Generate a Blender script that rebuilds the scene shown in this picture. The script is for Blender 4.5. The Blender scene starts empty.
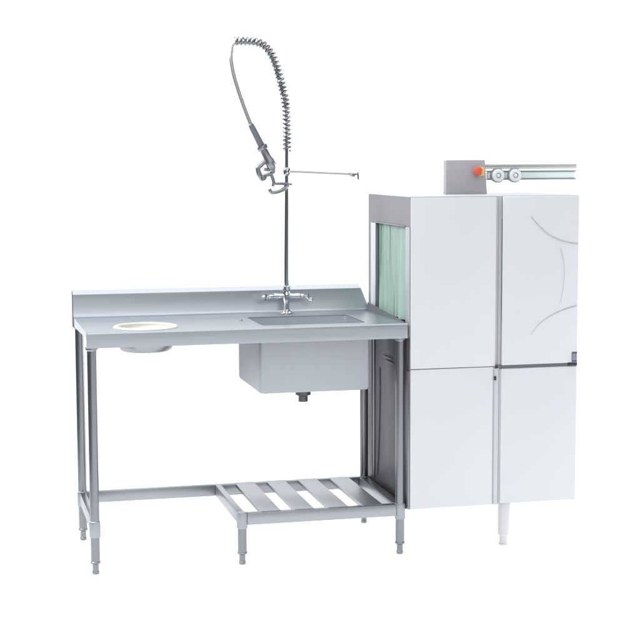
import bpy, bmesh, math, random
from mathutils import Vector, Matrix
random.seed(7)
SC = bpy.context.scene
COL = SC.collection

# ------------------------------------------------------------------ camera
cam_d = bpy.data.cameras.new('camera'); cam = bpy.data.objects.new('camera', cam_d); COL.objects.link(cam)
CX, CY, CZ, YAW, PIT, ROL, FPX = -0.4496, -5.2151, 1.4402, -0.2392, -0.1054, -0.0035, 1524.5
fw = Vector((-math.sin(YAW)*math.cos(PIT), math.cos(YAW)*math.cos(PIT), math.sin(PIT)))
rt = Vector((math.cos(YAW), math.sin(YAW), 0)); up = rt.cross(fw)
r2 = math.cos(ROL)*rt + math.sin(ROL)*up; u2 = -math.sin(ROL)*rt + math.cos(ROL)*up
M = Matrix((r2, u2, -fw)).transposed().to_4x4(); M.translation = (CX, CY, CZ)
cam.matrix_world = M
cam_d.sensor_width = 36; cam_d.lens = 36*FPX/640; cam_d.clip_end = 200
SC.camera = cam

# ------------------------------------------------------------------ studio light
w = bpy.data.worlds.new('World'); SC.world = w; w.use_nodes = True
w.node_tree.nodes['Background'].inputs[0].default_value = (.92, .96, 1, 1)
w.node_tree.nodes['Background'].inputs[1].default_value = 0.18
SC.view_settings.view_transform = 'Standard'; SC.view_settings.look = 'None'
SC.view_settings.exposure = 0; SC.view_settings.gamma = 1

def softbox(name, loc, target, sx, sy, power, col=(1, 1, 1)):
    d = bpy.data.lights.new(name, 'AREA'); d.shape = 'RECTANGLE'; d.size = sx; d.size_y = sy
    d.energy = power; d.color = col
    o = bpy.data.objects.new(name, d); COL.objects.link(o); o.location = loc
    o.rotation_euler = (Vector(target)-Vector(loc)).to_track_quat('-Z', 'Y').to_euler()
    return o
softbox('overhead_softbox', (1.2, -2.0, 4.6), (1.2, -1.9, 0), 7, 7, 200)
softbox('front_softbox', (-0.2, -6.8, 3.6), (0.9, 0, 0.5), 3.4, 2.0, 25)
softbox('front_floor_fill', (0.2, -7.6, 3.6), (0.2, -7.4, 0), 7, 4, 160)  # unseen lamp added to brighten the floor that the steel fronts mirror
softbox('right_fill', (4.3, 0.9, 1.0), (1.5, 0.6, 0.0), 2.8, 1.8, 120)  # unseen lamp added to fill the shade under the machine
softbox('left_fill', (-2.0, 0.4, 3.3), (1.1, 0.25, 1.05), 2.0, 1.4, 125)  # unseen lamp added to brighten the curtain
softbox('under_floor_fill', (1.2, -3.5, -2.2), (1.2, -3.5, 0), 12, 19, 1250)   # added lamp below the translucent sheet, lifts the shadows on the floor
softbox('rear_strip_fill', (0.8, 2.7, 4.6), (0.6, .6, 0.9), 5, .9, 45)  # unseen lamp added for a bright reflection in the backsplash lip
softbox('backdrop_fill', (2.8, 7.6, 1.7), (2.8, 5.2, 1.7), 15, 6.4, 660)  # lamp added behind the sheet to turn the backdrop white

# ------------------------------------------------------------------ materials
ANR = 0.0
def mat(name, col, rough=.5, metal=0., spec=.5, var=0., vscale=(3, 3, 3), rvar=0., bump=0., coat=0., aniso=0.):
    m = bpy.data.materials.new(name); m.use_nodes = True
    nt = m.node_tree; b = nt.nodes['Principled BSDF']
    b.inputs['Base Color'].default_value = (*col, 1); b.inputs['Roughness'].default_value = rough
    b.inputs['Metallic'].default_value = metal; b.inputs['Specular IOR Level'].default_value = spec
    b.inputs['Coat Weight'].default_value = coat
    b.inputs['Anisotropic'].default_value = aniso
    if aniso:
        tg = nt.nodes.new('ShaderNodeTangent'); tg.direction_type = 'RADIAL'; tg.axis = 'Z'
        nt.links.new(tg.outputs[0], b.inputs['Tangent']); b.inputs['Anisotropic Rotation'].default_value = ANR
    if var or rvar or bump:
        tc = nt.nodes.new('ShaderNodeTexCoord'); mp = nt.nodes.new('ShaderNodeMapping')
        mp.inputs['Scale'].default_value = vscale
        nt.links.new(tc.outputs['Object'], mp.inputs['Vector'])
        n = nt.nodes.new('ShaderNodeTexNoise'); n.inputs['Scale'].default_value = 1; n.inputs['Detail'].default_value = 4
        nt.links.new(mp.outputs[0], n.inputs['Vector'])
        if var:
            mx = nt.nodes.new('ShaderNodeMix'); mx.data_type = 'RGBA'
            mx.inputs[6].default_value = (*[c*(1-var) for c in col], 1)
            mx.inputs[7].default_value = (*[min(1, c*(1+var)) for c in col], 1)
            nt.links.new(n.outputs[0], mx.inputs[0]); nt.links.new(mx.outputs[2], b.inputs['Base Color'])
        if rvar:
            mr = nt.nodes.new('ShaderNodeMapRange')
            mr.inputs['From Min'].default_value = .3; mr.inputs['From Max'].default_value = .7
            mr.inputs['To Min'].default_value = rough-rvar; mr.inputs['To Max'].default_value = rough+rvar
            nt.links.new(n.outputs[0], mr.inputs[0]); nt.links.new(mr.outputs[0], b.inputs['Roughness'])
        if bump:
            bp = nt.nodes.new('ShaderNodeBump'); bp.inputs['Strength'].default_value = bump; bp.inputs['Distance'].default_value = .001
            nt.links.new(n.outputs[0], bp.inputs['Height']); nt.links.new(bp.outputs[0], b.inputs['Normal'])
    return m
ST = (.505, .54, .59)
ANI = .82
STEEL = mat('brushed_steel', ST, .36, 1, var=.08, vscale=(1.6, 12, 60), rvar=.04)
SHELF = mat('dull_shelf_steel', (.385, .405, .44), .38, 1, var=.10, vscale=(3, 3, 30), rvar=.08)
STEELV = mat('brushed_steel_upright', (.415, .44, .478), .50, 1, var=.04, vscale=(260, 260, 5), rvar=.025, aniso=ANI)
TUBE = mat('steel_tube', (.265, .278, .302), .29, 1, var=.05, vscale=(60, 60, 6), rvar=.05)
CHROME = mat('polished_chrome', (.66, .67, .70), .1, 1, var=.04, vscale=(9, 9, 9), rvar=.03)
DULL = mat('dull_steel', (.34, .35, .38), .36, 1, var=.08, vscale=(30, 30, 30), rvar=.06)
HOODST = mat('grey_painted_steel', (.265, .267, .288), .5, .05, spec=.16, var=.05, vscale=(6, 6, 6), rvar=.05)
PANEL = mat('white_panel', (.70, .725, .76), .38, 0, spec=.4, var=.012, vscale=(2, 2, 2), rvar=.03)
TRIM = mat('white_trim', (.60, .63, .67), .35, 0, var=.02)
SATIN = mat('satin_steel', (.62, .66, .71), .55, 1, var=.05, vscale=(120, 120, 6), rvar=.05)
SIDEM = mat('dark_shaded_steel', (.165, .174, .192), .5, .3, spec=.2, var=.10, vscale=(14, 14, 5), rvar=.08)  # machine side, upstand: dark reflection put into the base colour; seal is simply dark
COIL = mat('coil_steel', (.30, .31, .33), .2, 1, var=.04, vscale=(9, 9, 9))
SPRING = mat('riser_chrome', (.44, .45, .47), .14, 1, var=.04, vscale=(9, 9, 9))
WHITE = mat('white_plastic', (.86, .88, .89), .35)
DARK = mat('black_rubber', (.03, .03, .035), .5)
CREAM = mat('cream_rubber', (.70, .69, .61), .5, var=.03, vscale=(8, 8, 8))
CREAMIN = mat('pale_plastic', (.60, .61, .56), .45, var=.03, vscale=(8, 8, 8))
GREEN = mat('green_curtain', (.68, .88, .80), .42, var=.06, vscale=(4, 60, 3))
RED = mat('red_plastic', (.75, .12, .06), .35, var=.03)
YELLOW = mat('yellow_plastic', (.85, .62, .22), .4, var=.03)
RAILP = mat('pale_rail', (.78, .87, .87), .35, var=.02)
TAN = mat('tan_grey_metal', (.47, .46, .43), .4, 0, var=.04)
RAILD = mat('rail_edge', (.30, .34, .35), .4, 0, var=.04)
GROOVE = mat('groove_grey', (.50, .52, .54), .5)
GAPM = mat('seam_steel', (.50, .51, .53), .5, .2, var=.1, vscale=(40, 40, 8))
NAVY = mat('navy_badge', (.06, .07, .13), .4)
LILAC = mat('badge_mark', (.42, .44, .52), .4)
FLOORM = bpy.data.materials.new('translucent_white_sheet'); FLOORM.use_nodes = True
_n = FLOORM.node_tree; _n.nodes.clear()
_d = _n.nodes.new('ShaderNodeBsdfDiffuse'); _t = _n.nodes.new('ShaderNodeBsdfTranslucent'); _m = _n.nodes.new('ShaderNodeMixShader'); _o = _n.nodes.new('ShaderNodeOutputMaterial')
_d.inputs[0].default_value = _t.inputs[0].default_value = (.94, .94, .94, 1); _m.inputs[0].default_value = .5
_n.links.new(_d.outputs[0], _m.inputs[1]); _n.links.new(_t.outputs[0], _m.inputs[2]); _n.links.new(_m.outputs[0], _o.inputs[0])

# ------------------------------------------------------------------ mesh helpers
WLOC = {}
class MB:
    def __init__(s): s.bm = bmesh.new()
    def box(s, x0, x1, y0, y1, z0, z1, bev=0., seg=2):
        b = bmesh.new()
        bmesh.ops.create_cube(b, size=1)
        for v in b.verts:
            v.co = Vector(((x0+x1)/2+v.co.x*(x1-x0), (y0+y1)/2+v.co.y*(y1-y0), (z0+z1)/2+v.co.z*(z1-z0)))
        if bev: bmesh.ops.bevel(b, geom=b.edges[:], offset=bev, segments=seg, profile=.5, affect='EDGES')
        return s.add(b)
    def add(s, b):
        me = bpy.data.meshes.new('tmp'); b.to_mesh(me); b.free(); s.bm.from_mesh(me); bpy.data.meshes.remove(me); return s
    def tube(s, pts, rad, n=12, cap=True, closed=False, frames=None):
        pts = [Vector(p) for p in pts]; N = len(pts)
        rads = rad if isinstance(rad, (list, tuple)) else [rad]*N
        rings = []; prev = None
        for i, p in enumerate(pts):
            a = pts[(i-1) % N] if (closed or i > 0) else p
            c = pts[(i+1) % N] if (closed or i < N-1) else p
            t = (c-a).normalized()
            if prev is None:
                h = Vector((0, 0, 1)) if abs(t.z) < .9 else Vector((1, 0, 0))
                nrm = (h - t*h.dot(t)).normalized()
            else:
                nrm = (prev - t*prev.dot(t)).normalized()
            prev = nrm; bn = t.cross(nrm)
            rings.append([s.bm.verts.new(p + rads[i]*(math.cos(2*math.pi*k/n)*nrm + math.sin(2*math.pi*k/n)*bn)) for k in range(n)])
        for i in range(N if closed else N-1):
            A, B = rings[i], rings[(i+1) % N]
            for k in range(n): s.bm.faces.new((A[k], A[(k+1) % n], B[(k+1) % n], B[k]))
        if cap and not closed:
            s.bm.faces.new(rings[0][::-1]); s.bm.faces.new(rings[-1])
        return s
    def lathe(s, prof, c=(0, 0, 0), axis=(0, 0, 1), n=28, closed=False):
        """prof: list of (radius, height along axis); open ends are capped when radius > 0"""
        ax = Vector(axis).normalized(); h = Vector((1, 0, 0)) if abs(ax.x) < .9 else Vector((0, 1, 0))
        e1 = (h - ax*h.dot(ax)).normalized(); e2 = ax.cross(e1); c = Vector(c); rings = []
        for r, z in prof:
            if r < 1e-6: rings.append([s.bm.verts.new(c+ax*z)])
            else: rings.append([s.bm.verts.new(c+ax*z+r*(math.cos(2*math.pi*k/n)*e1+math.sin(2*math.pi*k/n)*e2)) for k in range(n)])
        for A, B in zip(rings, rings[1:]+rings[:1] if closed else rings[1:]):
            for k in range(n):
                f = [A[k % len(A)], A[(k+1) % len(A)], B[(k+1) % len(B)], B[k % len(B)]]
                u = []
                for v in f:
                    if v not in u: u.append(v)
                if len(u) > 2: s.bm.faces.new(u)
        if not closed and len(rings[0]) > 1: s.bm.faces.new(rings[0][::-1])
        if not closed and len(rings[-1]) > 1: s.bm.faces.new(rings[-1])
        return s
    def prism(s, poly, d, bev=0.):
        """poly: 3-D points of a planar face, extruded by vector d"""
        b = bmesh.new()
        vs = [b.verts.new(p) for p in poly]; f = b.faces.new(vs)
        ex = bmesh.ops.extrude_face_region(b, geom=[f])
        for v in [g for g in ex['geom'] if isinstance(g, bmesh.types.BMVert)]: v.co += Vector(d)
        bmesh.ops.recalc_face_normals(b, faces=b.faces[:])
        if bev: bmesh.ops.bevel(b, geom=b.edges[:], offset=bev, segments=2, profile=.5, affect='EDGES')
        return s.add(b)
    def build(s, name, m, parent=None, origin=None, smooth=True):
        o_w = Vector(origin) if origin is not None else (WLOC[parent] if parent else Vector((0, 0, 0)))
        bmesh.ops.recalc_face_normals(s.bm, faces=s.bm.faces[:])
        for v in s.bm.verts: v.co -= o_w
        me = bpy.data.meshes.new(name); s.bm.to_mesh(me); s.bm.free(); me.materials.append(m)
        if smooth:
            for p in me.polygons: p.use_smooth = True
            me.set_sharp_from_angle(angle=math.radians(32))
        o = bpy.data.objects.new(name, me); COL.objects.link(o); WLOC[o] = o_w
        if parent: o.parent = parent; o.location = o_w - WLOC[parent]
        else: o.location = o_w
        return o
def thing(name, loc, label, cat, group=None):
    o = bpy.data.objects.new(name, None); COL.objects.link(o); o.location = loc; o.empty_display_size = .1
    WLOC[o] = Vector(loc); o['label'] = label; o['category'] = cat
    if group: o['group'] = group
    return o
def spline(pts, n=12):
    P = [Vector(p) for p in pts]; P = [2*P[0]-P[1]] + P + [2*P[-1]-P[-2]]; out = []
    for i in range(1, len(P)-2):
        a, b, c, d = P[i-1:i+3]
        for k in range(n):
            t = k/n
            out.append(.5*((2*b)+(c-a)*t+(2*a-5*b+4*c-d)*t*t+(3*b-a-3*c+d)*t**3))
    out.append(P[-2]); return out

# ------------------------------------------------------------------ setting: white translucent sweep, lit through to lose floor shadows
m = MB(); prof = []
YB = 5.2; R = 1.6
prof.append((-13.0, 0.0)); prof.append((-4.0, 0)); prof.append((0, 0)); prof.append((YB-R, 0))
for k in range(1, 17):
    a = math.pi/2*k/16; prof.append((YB-R+R*math.sin(a), R-R*math.cos(a)))
prof.append((YB, 4.6))
rows = [[m.bm.verts.new((x, y, z)) for x in (-1.3, 1, 3.5, 6.6)] for y, z in prof]
for A, B in zip(rows, rows[1:]):
    for k in range(3): m.bm.faces.new((A[k], A[k+1], B[k+1], B[k]))
fl = m.build('floor', FLOORM); fl['kind'] = 'structure'

# ------------------------------------------------------------------ sink table
W, H, D, AP = 1.1466, .85, .5265, .053
LX0, LX1, SX = .0195, 1.1272, .5406
LY0, LY1 = .0285, .5235
T = thing('sink_table', (.57, .26, 0), 'stainless steel sink table with raised back, scrap hole and slatted undershelf', 'sink table')
SKX0, SKX1, SKY0, SKY1, SKZ = .617, 1.0252, .068, .480, .604
HC = (.2215, .1415); HR = .108

# deck: sheet with a sink opening and a round hole, folded front and left edges
b = bmesh.new()
def loop(pts):
    vs = [b.verts.new(p) for p in pts]
    return [b.edges.new((vs[i], vs[(i+1) % len(vs)])) for i in range(len(vs))]
TH = .0025
outer = [(0.004, .004, H), (W-.004, .004, H), (W-.004, D, H), (.004, D, H)]
ox0, ox1, oy0, oy1 = SKX0+.012, SKX1-.012, SKY0+.006, .372
def rrect(x0, x1, y0, y1, r, z, n=5):
    out = []
    for cx, cy, a0 in ((x1-r, y1-r, 0), (x0+r, y1-r, 90), (x0+r, y0+r, 180), (x1-r, y0+r, 270)):
        for k in range(n+1):
            a = math.radians(a0+90*k/n); out.append((cx+r*math.cos(a), cy+r*math.sin(a), z))
    return out
es = loop(outer) + loop(rrect(ox0, ox1, oy0, oy1, .02, H)) + loop([(HC[0]+HR*math.cos(a*math.pi/24), HC[1]+HR*math.sin(a*math.pi/24), H) for a in range(48)])
bmesh.ops.triangle_fill(b, use_beauty=True, use_dissolve=False, edges=es)
ex = bmesh.ops.extrude_face_region(b, geom=b.faces[:])
for v in [g for g in ex['geom'] if isinstance(g, bmesh.types.BMVert)]: v.co.z -= TH
m = MB(); m.add(b)
deck = m.build('tabletop', STEEL, T)
# folded front apron with a soft rolled top edge
m = MB(); pr = [(.006, H+.0015), (.0025, H+.0008), (.0006, H-.002), (0, H-.006), (0, H-AP), (.014, H-AP), (.014, H-AP+.003), (.004, H-AP+.003), (.004, H-.004), (.0065, H-.0005)]
m.prism([(0, y, z) for y, z in pr], (W, 0, 0))
m.build('front_apron', STEEL, T)
m = MB()
m.prism([(0, 0.0005, H+.001), (0, D+.03, H+.001), (0, D+.03, H-.034), (0, .0005, H-.018)], (.0042, 0, 0))
m.build('side_apron', STEEL, T)
# right edge: low upstand hooked into the machine mouth, dark reflection put into its colour
m = MB(); m.prism([(W-.004, .03, H), (W-.004, D, H), (W-.004, D, H+.03), (W-.004, .05, H+.003)], (.004, 0, 0))
m.box(W-.0043, W-.0005, .02, D, H-.05, H-.0006)
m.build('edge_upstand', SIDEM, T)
# backsplash with cove, face, sloped lip
m = MB()
bp = [(D-.012, H+.0004), (D-.006, H+.002), (D-.002, H+.006), (D, H+.012), (D+.004, .9365), (D+.032, .9510), (D+.034, .9500), (D+.034, .925), (D+.032, .925), (D+.032, .9485), (D+.0065, .9355), (D+.003, H-.02), (D-.012, H-.02)]
def bsx(z): # right end is cut back towards the top
    return W-.0005-(.032*max(0, min(1, (z-.872)/.07))) 
L = [m.bm.verts.new((-.001, y, z)) for y, z in bp]; Rr = [m.bm.verts.new((bsx(z), y, z)) for y, z in bp]
for i in range(len(bp)):
    j = (i+1) % len(bp); m.bm.faces.new((L[i], L[j], Rr[j], Rr[i]))
m.bm.faces.new(L[::-1]); m.bm.faces.new(Rr)
bs = m.build('backsplash', STEEL, T)
m = MB(); m.prism([(-.0035, D-.004, H+.004), (-.0035, D+.003, .935), (-.0035, D+.033, .949), (-.0035, D+.033, H-.035), (-.0035, D-.004, H-.035)], (.0022, 0, 0))
m.build('end_plate', SIDEM, bs)
m = MB(); m.prism([(bsx(.9365)+.002, D+.003, .9365), (bsx(.951)+.002, D+.033, .951), (W+.004, D+.033, H-.02), (W+.004, D+.003, H-.02)], (-.0022, 0, 0))
# sink bowl: shell
b = bmesh.new(); m = MB()
def ringv(bm, pts): return [bm.verts.new(p) for p in pts]
def bridge(bm, A, B):
    for k in range(len(A)): bm.faces.new((A[k], A[(k+1) % len(A)], B[(k+1) % len(B)], B[k]))
zt = H-TH-.0005
o1 = ringv(b, rrect(SKX0, SKX1, SKY0, SKY1, .012, zt)); o2 = ringv(b, rrect(SKX0, SKX1, SKY0, SKY1, .012, SKZ+.012))
o3 = ringv(b, rrect(SKX0+.003, SKX1-.003, SKY0+.003, SKY1-.003, .012, SKZ+.003)); o4 = ringv(b, rrect(SKX0+.012, SKX1-.012, SKY0+.012, SKY1-.012, .012, SKZ))
bridge(b, o1, o2); bridge(b, o2, o3); bridge(b, o3, o4); b.faces.new(o4)
bi = bmesh.new()
i1 = ringv(bi, rrect(ox0-.001, ox1+.001, oy0-.001, oy1+.001, .02, zt)); i2 = ringv(bi, rrect(ox0, ox1, oy0, oy1, .02, SKZ+.05)); i3 = ringv(bi, rrect(ox0+.02, ox1-.02, oy0+.02, oy1-.02, .02, SKZ+.02))
bridge(bi, i1, i2); bridge(bi, i2, i3); bi.faces.new(i3[::-1])
m.add(b); bowl = m.build('sink_bowl', STEELV, T)
m = MB(); m.add(bi); m.build('basin', SATIN, bowl)
m = MB(); m.lathe([(.032, SKZ-.0005), (.033, SKZ-.004), (.033, SKZ-.016), (.029, SKZ-.018), (.029, SKZ-.040), (.020, SKZ-.044), (.0175, SKZ-.046), (.0175, SKZ-.066), (.012, SKZ-.066), (.012, SKZ-.05), (0, SKZ-.05)], (.8243, .28, 0))
m.build('drain', mat('drain_grey', (.14, .15, .17), .4, .5), bowl)
# scrap hole ring and chute
m = MB(); m.lathe([(.094, H-.006), (.094, H+.002), (.097, H+.0055), (.105, H+.0065), (.112, H+.0045), (.1155, H+.0008), (.1065, H-.004)], (*HC, 0), n=56, closed=True)
ring = m.build('scrap_ring', CREAM, T)
m = MB(); m.lathe([(.0935, H-.0035), (.088, H-.010), (.07, H-.014), (0, H-.015), (0, H-.0175), (.07, H-.0165), (.0885, H-.0125), (.0935, H-.006)], (*HC, 0), n=48, closed=True)
m.build('strainer_plate', CREAMIN, T)
m = MB(); m.lathe([(.104, H-.004), (.101, H-.045), (.0955, H-.066), (.0905, H-.077), (.082, H-.083), (0, H-.084), (0, H-.081), (.08, H-.080), (.092, H-.064), (.099, H-.044), (.101, H-.0045)], (*HC, 0), n=48, closed=True)
m.build('scrap_chute', DULL, T)
# small fitting on deck behind the sink corner
m = MB(); m.lathe([(.007, H), (.007, H+.004), (.003, H+.006), (0, H+.006)], (.588, .27, 0), n=14)
m.build('deck_bolt', CHROME, T)

def leg(x, y, top):
    l = MB().tube([(x, y, top), (x, y, .14)], .0163, 24).build('leg', TUBE, T, (x, y, 0))
    if top > .5:
        MB().lathe([(.0215, top+.001), (.0215, top-.006), (.0185, top-.009), (.0172, top-.012), (.0172, top+.001)], (x, y, 0)).build('collar', DULL, l, (x, y, top))
    MB().lathe([(.0166, .1885), (.0190, .1865), (.0193, .183), (.0193, .134), (.0182, .131), (.0166, .1305)], (x, y, 0)).build('sleeve', STEELV, l, (x, y, .16))
    f = MB(); f.lathe([(.0158, .1308), (.0158, .046), (.0176, .0445), (.0176, .040), (.0150, .037), (.0108, .0355), (.0108, .012), (.0122, .010), (.0122, .003), (.010, 0)], (x, y, 0))
    f.build('foot', TUBE, l, (x, y, .03))
    return l
for x, y, t in ((LX0, LY0, H-AP), (LX1, LY0, H-AP), (LX0, LY1, H-.03), (LX1, LY1, H-.03), (SX, LY0, .189)): leg(x, y, t)
# rails
ZR0, ZR1 = .1435, .187
def rail(name, x0, x1, y0, y1, parent=T): return MB().box(x0, x1, y0, y1, ZR0, ZR1, .0025).build(name, SHELF, parent, ((x0+x1)/2, (y0+y1)/2, ZR0))
rail('rear_rail', LX0+.012, SX-.0135, LY1-.012, LY1+.012)
rail('side_rail', LX0-.0115, LX0+.0115, LY0+.017, LY1-.013)
S = MB().box(SX+.0115, LX1-.017, LY1-.0124, LY1+.0124, ZR0-.0004, ZR1, .0025).build('undershelf', SHELF, T, (.83, .27, ZR0))
rail('shelf_rail', SX+.017, LX1-.017, LY0-.0125, LY0+.0125, S)
rail('shelf_rail', SX-.0125, SX+.0110, LY0+.017, LY1+.012, S)
rail('shelf_rail', 1.1035, LX1+.0115, LY0+.0185, LY1-.017, S)
for x0, x1 in ((.608, .683), (.732, .806), (.857, .933), (.984, 1.062)):
    s = MB(); zt2 = ZR1+.0018
    s.prism([(x0, LY0-.004, zt2-.013), (x0, LY0-.004, zt2-.002), (x0+.002, LY0-.004, zt2), (x1-.002, LY0-.004, zt2), (x1, LY0-.004, zt2-.002), (x1, LY0-.004, zt2-.013), (x1-.002, LY0-.004, zt2-.013), (x1-.002, LY0-.004, zt2-.0025), (x0+.002, LY0-.004, zt2-.0025), (x0+.002, LY0-.004, zt2-.013)], (0, LY1-LY0+.010, 0))
    # notch clears the rails: shorten the skirts to the space between rails
    for v in s.bm.verts:
        if v.co.z < zt2-.005: v.co.y = max(LY0+.0135, min(LY1-.0135, v.co.y))
    s.build('slat', SHELF, S, ((x0+x1)/2, .27, ZR1))

# ------------------------------------------------------------------ pre-rinse faucet
FX, FY = .8052, .472
F = thing('spray_faucet', (FX, FY, H), 'tall chrome pre-rinse faucet with spring coil hose rising behind the sink', 'faucet')
PX = .0025/.5  # slight lean of the riser towards the right
def fx(z): return FX + (z-.93)*.0095
m = MB(); m.lathe([(.026, H+.0006), (.026, H+.004), (.017, H+.009), (.0105, H+.016), (.0100, H+.040), (.0135, H+.05), (.0165, H+.062), (.0165, H+.074), (.0125, H+.083), (.0125, H+.090), (.0145, H+.092), (.0145, H+.104), (.0085, H+.108)], (FX, FY, 0))
m.lathe([(.008, -.052), (.0105, -.05), (.0105, -.034), (.0085, -.032), (.0095, -.018), (.0095, .016), (.0085, .03), (.0105, .034), (.0105, .05), (.008, .052)], (FX, FY-.004, H+.068), (1, -.03, -.02))
m.build('valve_body', CHROME, F)
for sx in (-1, 1):
    h = MB(); p0 = Vector((FX+sx*.052, FY-.006, H+.067)); 
    h.lathe([(.006, 0), (.0075, .003), (.0075, .014), (.005, .017)], p0, (sx, 0, 0), 16)
    h.tube([p0+Vector((sx*.016, 0, 0)), p0+Vector((sx*.026, -.002, -.003)), p0+Vector((sx*.036, -.006, -.012 if sx > 0 else -.004)), p0+Vector((sx*(.046 if sx > 0 else .041), -.012, -.014 if sx > 0 else .003))], [.0045, .0045, .0055, .0062], 10)
    h.tube([p0+Vector((sx*.030, -.004, .010)), p0+Vector((sx*.034, -.006, -.014))], [.0045, .0045], 10)
    h.build('tap_lever', CHROME, F)
m = MB(); m.tube([(fx(z), FY, z) for z in (.955, 1.1, 1.3, 1.48)], [.0088, .0086, .0078, .0074], 20)
m.build('riser_pipe', SPRING, F)
# swivel arm
m = MB(); pv = Vector((fx(1.392), FY, 1.392))
m.lathe([(.008, -.016), (.0125, -.011), (.0148, 0), (.0125, .011), (.008, .016)], pv, n=20)
sa = m.build('swivel_joint', SPRING, F)
m = MB(); e = Vector((1.0655, FY-.005, 1.3815))
m.tube([pv+Vector((.002, 0, 0)), pv+Vector((.05, -.001, -.001)), pv.lerp(e, .6), e+Vector((-.012, 0, 0))], [.0044, .0042, .0038, .0040], 12)
m.lathe([(.003, -.016), (.0062, -.012), (.0078, -.002), (.0062, .008), (.0035, .012)], e+Vector((0, 0, -.003)), (1, 0, -.35), 14)
m.tube([e, e+Vector((.014, 0, -.001)), e+Vector((.0235, 0, 0))], .0036, 10)
m.tube([e+Vector((.0235, 0, .007)), e+Vector((.0240, 0, -.004)), e+Vector((.0255, 0, -.021))], [.0028, .0042, .0036], 10)
m.build('swivel_arm', SPRING, F)
# coil spring and hose
CP = [(.8101, 1.4700), (.8108, 1.5486), (.8099, 1.6049), (.8073, 1.6423), (.7965, 1.6983), (.7820, 1.7541), (.7640, 1.8096), (.7480, 1.8391), (.7230, 1.8650), (.6920, 1.8765), (.6500, 1.8785), (.6130, 1.8775)]
path = spline([(x, FY, z) for x, z in CP], 24)
acc = [0]
for a, c in zip(path, path[1:]): acc.append(acc[-1]+(c-a).length)
LT = acc[-1]
def along(sv):
    sv = max(0, min(LT-1e-6, sv)); i = 0
    lo, hi = 0, len(acc)-1
    while hi-lo > 1:
        md = (lo+hi)//2
        if acc[md] <= sv: lo = md
        else: hi = md
    t = (sv-acc[lo])/(acc[hi]-acc[lo]); p = path[lo].lerp(path[hi], t); d = (path[hi]-path[lo]).normalized(); return p, d
turns = 33; hp = []; NS = turns*18
for k in range(NS+1):
    sv = LT*k/NS; p, d = along(sv); nrm = Vector((0, 1, 0)).cross(d).normalized()
    a = 2*math.pi*turns*k/NS; rr = .0132
    hp.append(p + rr*(math.cos(a)*nrm + math.sin(a)*Vector((0, 1, 0))))
MB().tube(hp, .0037, 8).build('coil_spring', COIL, F)
hose = []
for k in range(90):
    sv = LT*k/89; p, d = along(sv); nrm = Vector((0, 1, 0)).cross(d).normalized()
    off = -.0055*max(0, min(1, (k-22)/25)); q = p + nrm*off
    hose.append(q)
tail = [(.6040, 1.861), (.5985, 1.838), (.5968, 1.8077), (.6058, 1.7524), (.6242, 1.6878), (.6428, 1.6322), (.6700, 1.5600)]
hs = spline([hose[-1]] + [(x, FY-.004*i, z) for i, (x, z) in enumerate(tail)], 14)
MB().tube(hose, .0062, 12).build('inner_hose', DULL, F)
MB().tube(hs[1:], .0070, 14).build('hose', mat('braided_hose', (.50, .50, .50), .32, .85, var=.25, vscale=(150, 150, 110)), F)
# spray valve hanging from the hose
HY = FY-.028
g0 = Vector((.6660, HY, 1.5680)); g1 = Vector((.7400, HY, 1.4240)); ax = (g1-g0).normalized(); GL = (g1-g0).length
V = MB(); V.lathe([(.0075, -.004), (.0105, 0), (.0115, .02), (.0120, .055), (.0130, .085), (.0105, .088), (.0105, .092)], g0, ax, 20)
V = V.build('spray_valve', mat('grey_grip', (.20, .22, .26), .38, .55, var=.08, vscale=(60, 60, 60)), F)
m = MB(); m.lathe([(.010, .086), (.0195, .088), (.0205, .094), (.0195, .103), (.0140, .106), (.0150, .140), (.0185, .152), (.0195, .176), (.014, .186)], g0, ax, 20)
m.build('valve_collar', DULL, V)
gp = lambda x, z, dy=0: (x, HY+dy, z)
m = MB(); m.tube(spline([gp(.7200, 1.4330), gp(.7040, 1.4180), gp(.6925, 1.4060), gp(.6960, 1.3860), gp(.7060, 1.3680), gp(.7140, 1.3640)], 6), [.0095]*31, 12)
m.lathe([(.006, -.012), (.0125, -.008), (.0135, .004), (.009, .010)], gp(.7115, 1.3690), (.35, 0, -1), 16)
m.build('spray_nozzle', DULL, V)
m = MB(); m.tube(spline([gp(.7400, 1.4300), gp(.7480, 1.4180), gp(.7490, 1.3980), gp(.7440, 1.3820), gp(.7505, 1.3620), gp(.7540, 1.3490)], 6), [.0145]*8+[.012]*8+[.0068]*15, 12)
m.tube([gp(.7460, 1.4020), gp(.7290, 1.3990), gp(.7160, 1.4020)], [.0075, .0065, .006], 10)
m.tube([gp(.7440, 1.3840), gp(.7270, 1.3800), gp(.7080, 1.3720)], [.0075, .007, .007], 10)
m.build('squeeze_lever', DULL, V)
# hook on the riser
m = MB(); hz = 1.341
m.lathe([(.0098, -.010), (.0112, -.008), (.0112, .008), (.0098, .010)], (fx(hz), FY, hz), n=18)
m.tube(spline([(fx(hz), FY-.006, hz+.004), (.785, FY-.018, hz+.006), (.765, FY-.024, hz+.006), (.752, FY-.026, hz+.006), (.7500, FY-.026, hz-.004)], 6), .0055, 12)
m.tube(spline([(fx(hz), FY-.004, hz-.006), (.795, FY-.014, hz-.014), (.778, FY-.022, hz-.022), (.758, FY-.026, hz-.027), (.742, FY-.027, hz-.0255), (.7365, FY-.027, hz-.014)], 6), [.0078]*10+[.0068]*21, 12)
m.tube([(fx(hz), FY, hz+.003), (fx(hz)+.020, FY-.004, hz+.003)], [.005, .004], 10)
m.build('wall_hook', DULL, F)

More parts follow.
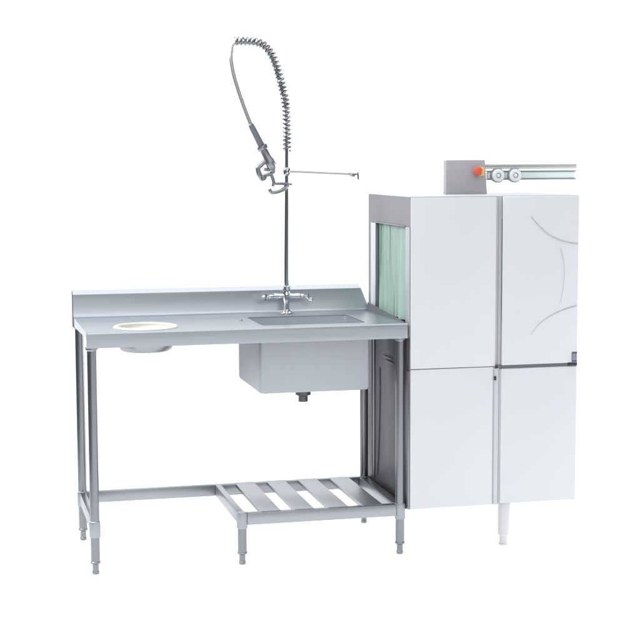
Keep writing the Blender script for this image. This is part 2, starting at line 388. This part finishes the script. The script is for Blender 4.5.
# ------------------------------------------------------------------ conveyor dishwasher
X0 = 1.1568; Y1 = .5643; Z0, Z1 = .1688, 1.3011; XE = 1.8015
Dw = thing('conveyor_dishwasher', (1.48, .28, 0), 'large white panelled conveyor dishwasher with green curtain at its mouth', 'dishwasher')
OY0, OY1, OZ0, OZ1 = .060, .440, .842, 1.1985
# body: left face with mouth, roof, back, base, inner tunnel
m = MB(); t = .004
b = bmesh.new()
def face(bm, pts): return bm.faces.new([bm.verts.new(p) for p in pts])
bx0 = X0+.0005
es = []
def lp(bm, pts):
    vs = [bm.verts.new(p) for p in pts]; return [bm.edges.new((vs[i], vs[(i+1) % len(vs)])) for i in range(len(vs))]
es = lp(b, [(bx0, .004, Z0), (bx0, Y1, Z0), (bx0, Y1, Z1), (bx0, .004, Z1)]) + lp(b, [(bx0, OY0, OZ0), (bx0, OY1, OZ0), (bx0, OY1, OZ1), (bx0, OY0, OZ1)])
bmesh.ops.triangle_fill(b, use_beauty=True, use_dissolve=False, edges=es)
ex = bmesh.ops.extrude_face_region(b, geom=b.faces[:])
for v in [g for g in ex['geom'] if isinstance(g, bmesh.types.BMVert)]: v.co.x += t
m.add(b)
m.box(X0+.006, XE, Y1-.004, Y1-.0005, Z0+.001, Z1-.0005)
m.box(X0+.006, XE, .0045, Y1-.005, Z0+.001, Z0+.005)
body = m.build('body', HOODST, Dw)
m = MB(); m.box(X0+.0005, XE, .0045, Y1-.001, Z1+.0004, Z1+.0035, .001)
m.build('roof', TRIM, body)
m = MB()
m.box(X0+.0055, 1.62, OY0-.02, OY0-.016, OZ0-.01, OZ1+.02); m.box(X0+.0055, 1.62, OY1+.045, OY1+.049, OZ0-.01, OZ1+.02)
m.box(X0+.0055, 1.62, OY0-.015, OY1+.044, OZ0-.012, OZ0-.008); m.box(X0+.0055, 1.62, OY0-.015, OY1+.044, OZ1+.016, OZ1+.02); m.box(1.621, 1.624, OY0-.015, OY1+.044, OZ0-.007, OZ1+.015)
m.build('tunnel_lining', DULL, body)
# jambs round the mouth
m = MB(); m.box(X0-.003, X0+.0004, .4445, .5190, .795, 1.1930, .001); m.build('mouth_trim', TRIM, body)
m = MB(); m.box(X0-.006, X0+.0004, .4395, .4440, .80, 1.1985, .0008)
m.box(X0-.006, X0+.0004, .0600, .4390, 1.1950, 1.1985, .0008); m.build('mouth_flange', DULL, body)
m = MB(); m.box(X0-.0025, X0+.0004, .0055, .0585, .80, 1.1950, .001); m.build('mouth_trim', mat('grey_trim', (.42, .42, .45), .4, 0, spec=.3, var=.03), body)
# lower side details: louvers, bracket strip, bottom flange, corner strip
for y0, y1, z in ((.2150, .3200, .6940), (.1950, .2950, .6795)):
    m = MB(); m.prism([(X0-.0042, y0, z-.004), (X0-.0042, y1, z-.004), (X0-.0042, y1, z+.004), (X0-.0042, y0, z+.004)], (-.006, 0, 0), .0015); m.build('vent_louver', HOODST, body)
m = MB(); m.tube(spline([(X0-.007, .385, .640), (X0-.007, .383, .54), (X0-.007, .390, .42), (X0-.007, .402, .30), (X0-.007, .418, .215)], 8), .0045, 10); m.build('side_pipe', HOODST, body)
m = MB(); m.box(X0-.004, X0+.0004, .0305, .5630, Z0+.0125, .790, .001); m.build('side_plate', SIDEM, body)  # steel darkened in its colour to carry the shade below the table
m = MB(); m.box(X0-.009, X0-.0045, .452, .500, Z0+.03, .786, .0012); m.build('guide_strip', DULL, body)
m = MB(); m.box(X0-.014, X0+.0004, .030, .560, Z0-.004, Z0+.012, .002); m.build('base_flange', DARK, body)
m = MB(); m.box(X0-.005, X0+.0004, .0045, .030, Z0-.002, .675, .0012); m.build('corner_strip', STEELV, body)
# curtain strips
for k in range(7):
    y0 = OY0+.014+k*.0555; wd = .067; m = MB(); n, rws = 10, 14; ph = random.uniform(0, 6); tw = random.uniform(-.5, .5); off = .008+.0022*(k % 2)
    G = []
    for j in range(rws+1):
        z = OZ1-.001-(OZ1-OZ0-.012)*j/rws; d = (j/rws)**1.4; row = []
        for i in range(n+1):
            s = i/n-.5
            y = y0+wd/2+s*wd*(1-.20*d)+.004*math.sin(ph)*d
            x = X0+off+(.25+d)*(tw*.03*s+.0055*math.sin(ph+s*7+.8*d)) + .006*d*math.cos(ph*2)
            row.append(m.bm.verts.new((x, y, z)))
        G.append(row)
    for A, B in zip(G, G[1:]):
        for i in range(n): m.bm.faces.new((A[i], A[i+1], B[i+1], B[i]))
    ex = bmesh.ops.solidify(m.bm, geom=m.bm.faces[:], thickness=.0015)
    o = m.build('curtain_strip', GREEN, Dw, (X0+.01, y0+wd/2, OZ1))
# front panels
def panel(name, x0, x1, z0, z1, bev=.003, y=-.0015):
    return MB().box(x0, x1, y, .0035, z0, z1, bev, 3).build(name, PANEL, Dw, ((x0+x1)/2, 0, z0))
XA, XB = 1.4812, 1.5042
panel('front_panel', X0+.0003, XA, .6838, Z1+.0005)
panel('front_panel', X0+.0003, XA-.008, Z0, .6812)
door = panel('door', XB, XE, .6865, Z1+.0015, .004, -.006)
panel('front_panel', XB-.002, XE, Z0+.003, .6735, .003, -.0035)
# seam between hood and wash body
m = MB(); m.box(XA+.0005, XB-.0005, .0042, .012, .69, Z1, .001); m.box(XA+.009, XA+.0105, -.001, .0042, .69, Z1-.004); m.build('seam_strip', GAPM, Dw)
m = MB(); m.box(XA-.0075, XA-.004, -.001, .004, Z0+.002, .680); m.box(XA+.0145, XB-.003, -.002, .004, Z0+.002, .672); m.build('seam_strip', GAPM, Dw)
m = MB(); m.box(XA-.0035, XA+.014, -.0008, .004, Z0-.001, .676, .0015); m.build('corner_post', TRIM, Dw)
m = MB(); m.lathe([(.0035, -.007), (.0045, -.006), (.0045, .006), (.0035, .007)], (XA-.001, -.003, .640), (0, 0, 1), 12); m.build('hinge_pin', DARK, Dw)
m = MB(); m.lathe([(.004, -.005), (.0055, -.003), (.0055, .003), (.004, .005)], (XA+.004, -.003, .682), (0, 0, 1), 12); m.build('hinge_pin', DARK, Dw)
m = MB(); m.box(XB-.001, XE, -.001, .004, .6738, .6862); m.build('door_seal', SIDEM, Dw)
m = MB(); m.box(1.765, XE-.003, -.0085, -.001, .678, .6865, .001); m.build('door_handle', DARK, Dw)
m = MB(); m.box(1.7780, XE-.003, -.0085, -.0058, .690, .7265, .001); badge = m.build('badge', NAVY, door, (1.79, -.006, .70))
m = MB()
for i in range(3): m.box(1.7800+.0062*i, 1.7835+.0062*i, -.0092, -.0086, .696, .7215)
m.build('badge_mark', LILAC, badge, (1.79, -.009, .70))
# curved pressed lines on the door: a grey groove, its highlight below drawn as a pale rib
def arc(pts):
    P = spline([(x, -.0063, z) for x, z in pts], 10)
    m = MB(); m.tube(P, .0015, 8); m.build('groove', GROOVE, door)
    m = MB(); m.tube([p+Vector((-.002, .0006, -.0044)) for p in P], .0024, 8); m.build('highlight_rib', TRIM, door)
arc([(1.6130, 1.2290), (1.6480, 1.1915), (1.6888, 1.1590), (1.7400, 1.1380), (1.7955, 1.1275)])
arc([(1.7290, 1.1120), (1.7400, 1.0700), (1.7445, 1.0200), (1.7410, .9650), (1.7305, .9130)])
arc([(1.6200, .8010), (1.6500, .8360), (1.6927, .8640), (1.7400, .8850), (1.7955, .9000)])
# leg
m = MB(); lx, ly = 1.5430, .060
m.lathe([(.0225, Z0+.004), (.0225, .040), (.0185, .037), (.0165, .034), (.0165, .008), (.0185, .006), (.0185, 0)], (lx, ly, 0)); m.build('leg', mat('overexposed_leg', (.74, .74, .76), .4), Dw, (lx, ly, 0))  # steel leg, its overexposure put into the colour as white
# control box and rail on the roof
cy = .300
m = MB(); m.prism([(1.3885, cy, Z1+.004), (1.5535, cy, Z1+.004), (1.5435, cy, 1.4333), (1.3885, cy, 1.4333)], (0, .034, 0), .002)
cb = m.build('control_box', mat('matte_box_grey', (.445, .44, .465), .5, 0, spec=.3, var=.05, vscale=(20, 20, 20), rvar=.05), Dw, (1.47, cy, Z1))
m = MB(); m.box(1.5120, 1.5405, cy-.004, cy+.001, 1.3720, 1.4070, .0015); m.build('warning_plate', YELLOW, cb)
m = MB(); m.lathe([(.010, 0), (.010, .012), (.0165, .014), (.0175, .020), (.0165, .027), (.010, .031), (0, .032)], (1.5085, cy-.001, 1.3905), (0, -1, 0), 24); m.build('emergency_button', RED, cb)
m = MB(); m.box(1.5445, 1.92, cy+.004, cy+.05, 1.3990, 1.4085, .002); r1 = m.build('top_rail', mat('pale_cover', (.60, .62, .61), .4), Dw, (1.7, cy, 1.40))
m = MB(); m.box(1.5445, 1.92, cy+.002, cy+.052, 1.4088, 1.4163, .0015); m.build('rail_cap', TAN, r1)
m = MB(); m.box(1.5600, 1.92, cy+.012, cy+.035, 1.3620, 1.3880, .004); r2 = m.build('front_rail', RAILP, Dw, (1.7, cy, 1.37))
m = MB(); m.box(1.5600, 1.92, cy+.009, cy+.037, 1.3882, 1.3925, .001); m.box(1.5600, 1.92, cy+.009, cy+.037, 1.3570, 1.3617, .001); m.build('rail_edge', RAILD, r2)
for x in (1.5957, 1.6650):
    m = MB(); m.lathe([(.0265, -.012), (.0275, 0), (.0275, .008), (.0235, .010)], (x, cy+.005, 1.3745), (0, -1, 0), 32); k = m.build('knob', RAILD, r2, (x, cy, 1.3745))
    m = MB(); m.lathe([(.0240, .008), (.0240, .0125), (.021, .014), (.0125, .0145), (.011, .0125), (.0085, .0125), (.007, .0145), (0, .015)], (x, cy+.005, 1.3745), (0, -1, 0), 32); m.build('knob_face', WHITE, k, (x, cy, 1.3745))
    m = MB(); m.lathe([(.0122, .0132), (.0122, .0150), (.0098, .0150), (.0098, .0132)], (x, cy+.005, 1.3745), (0, -1, 0), 32); m.build('knob_ring', RAILP, k, (x, cy, 1.3745))
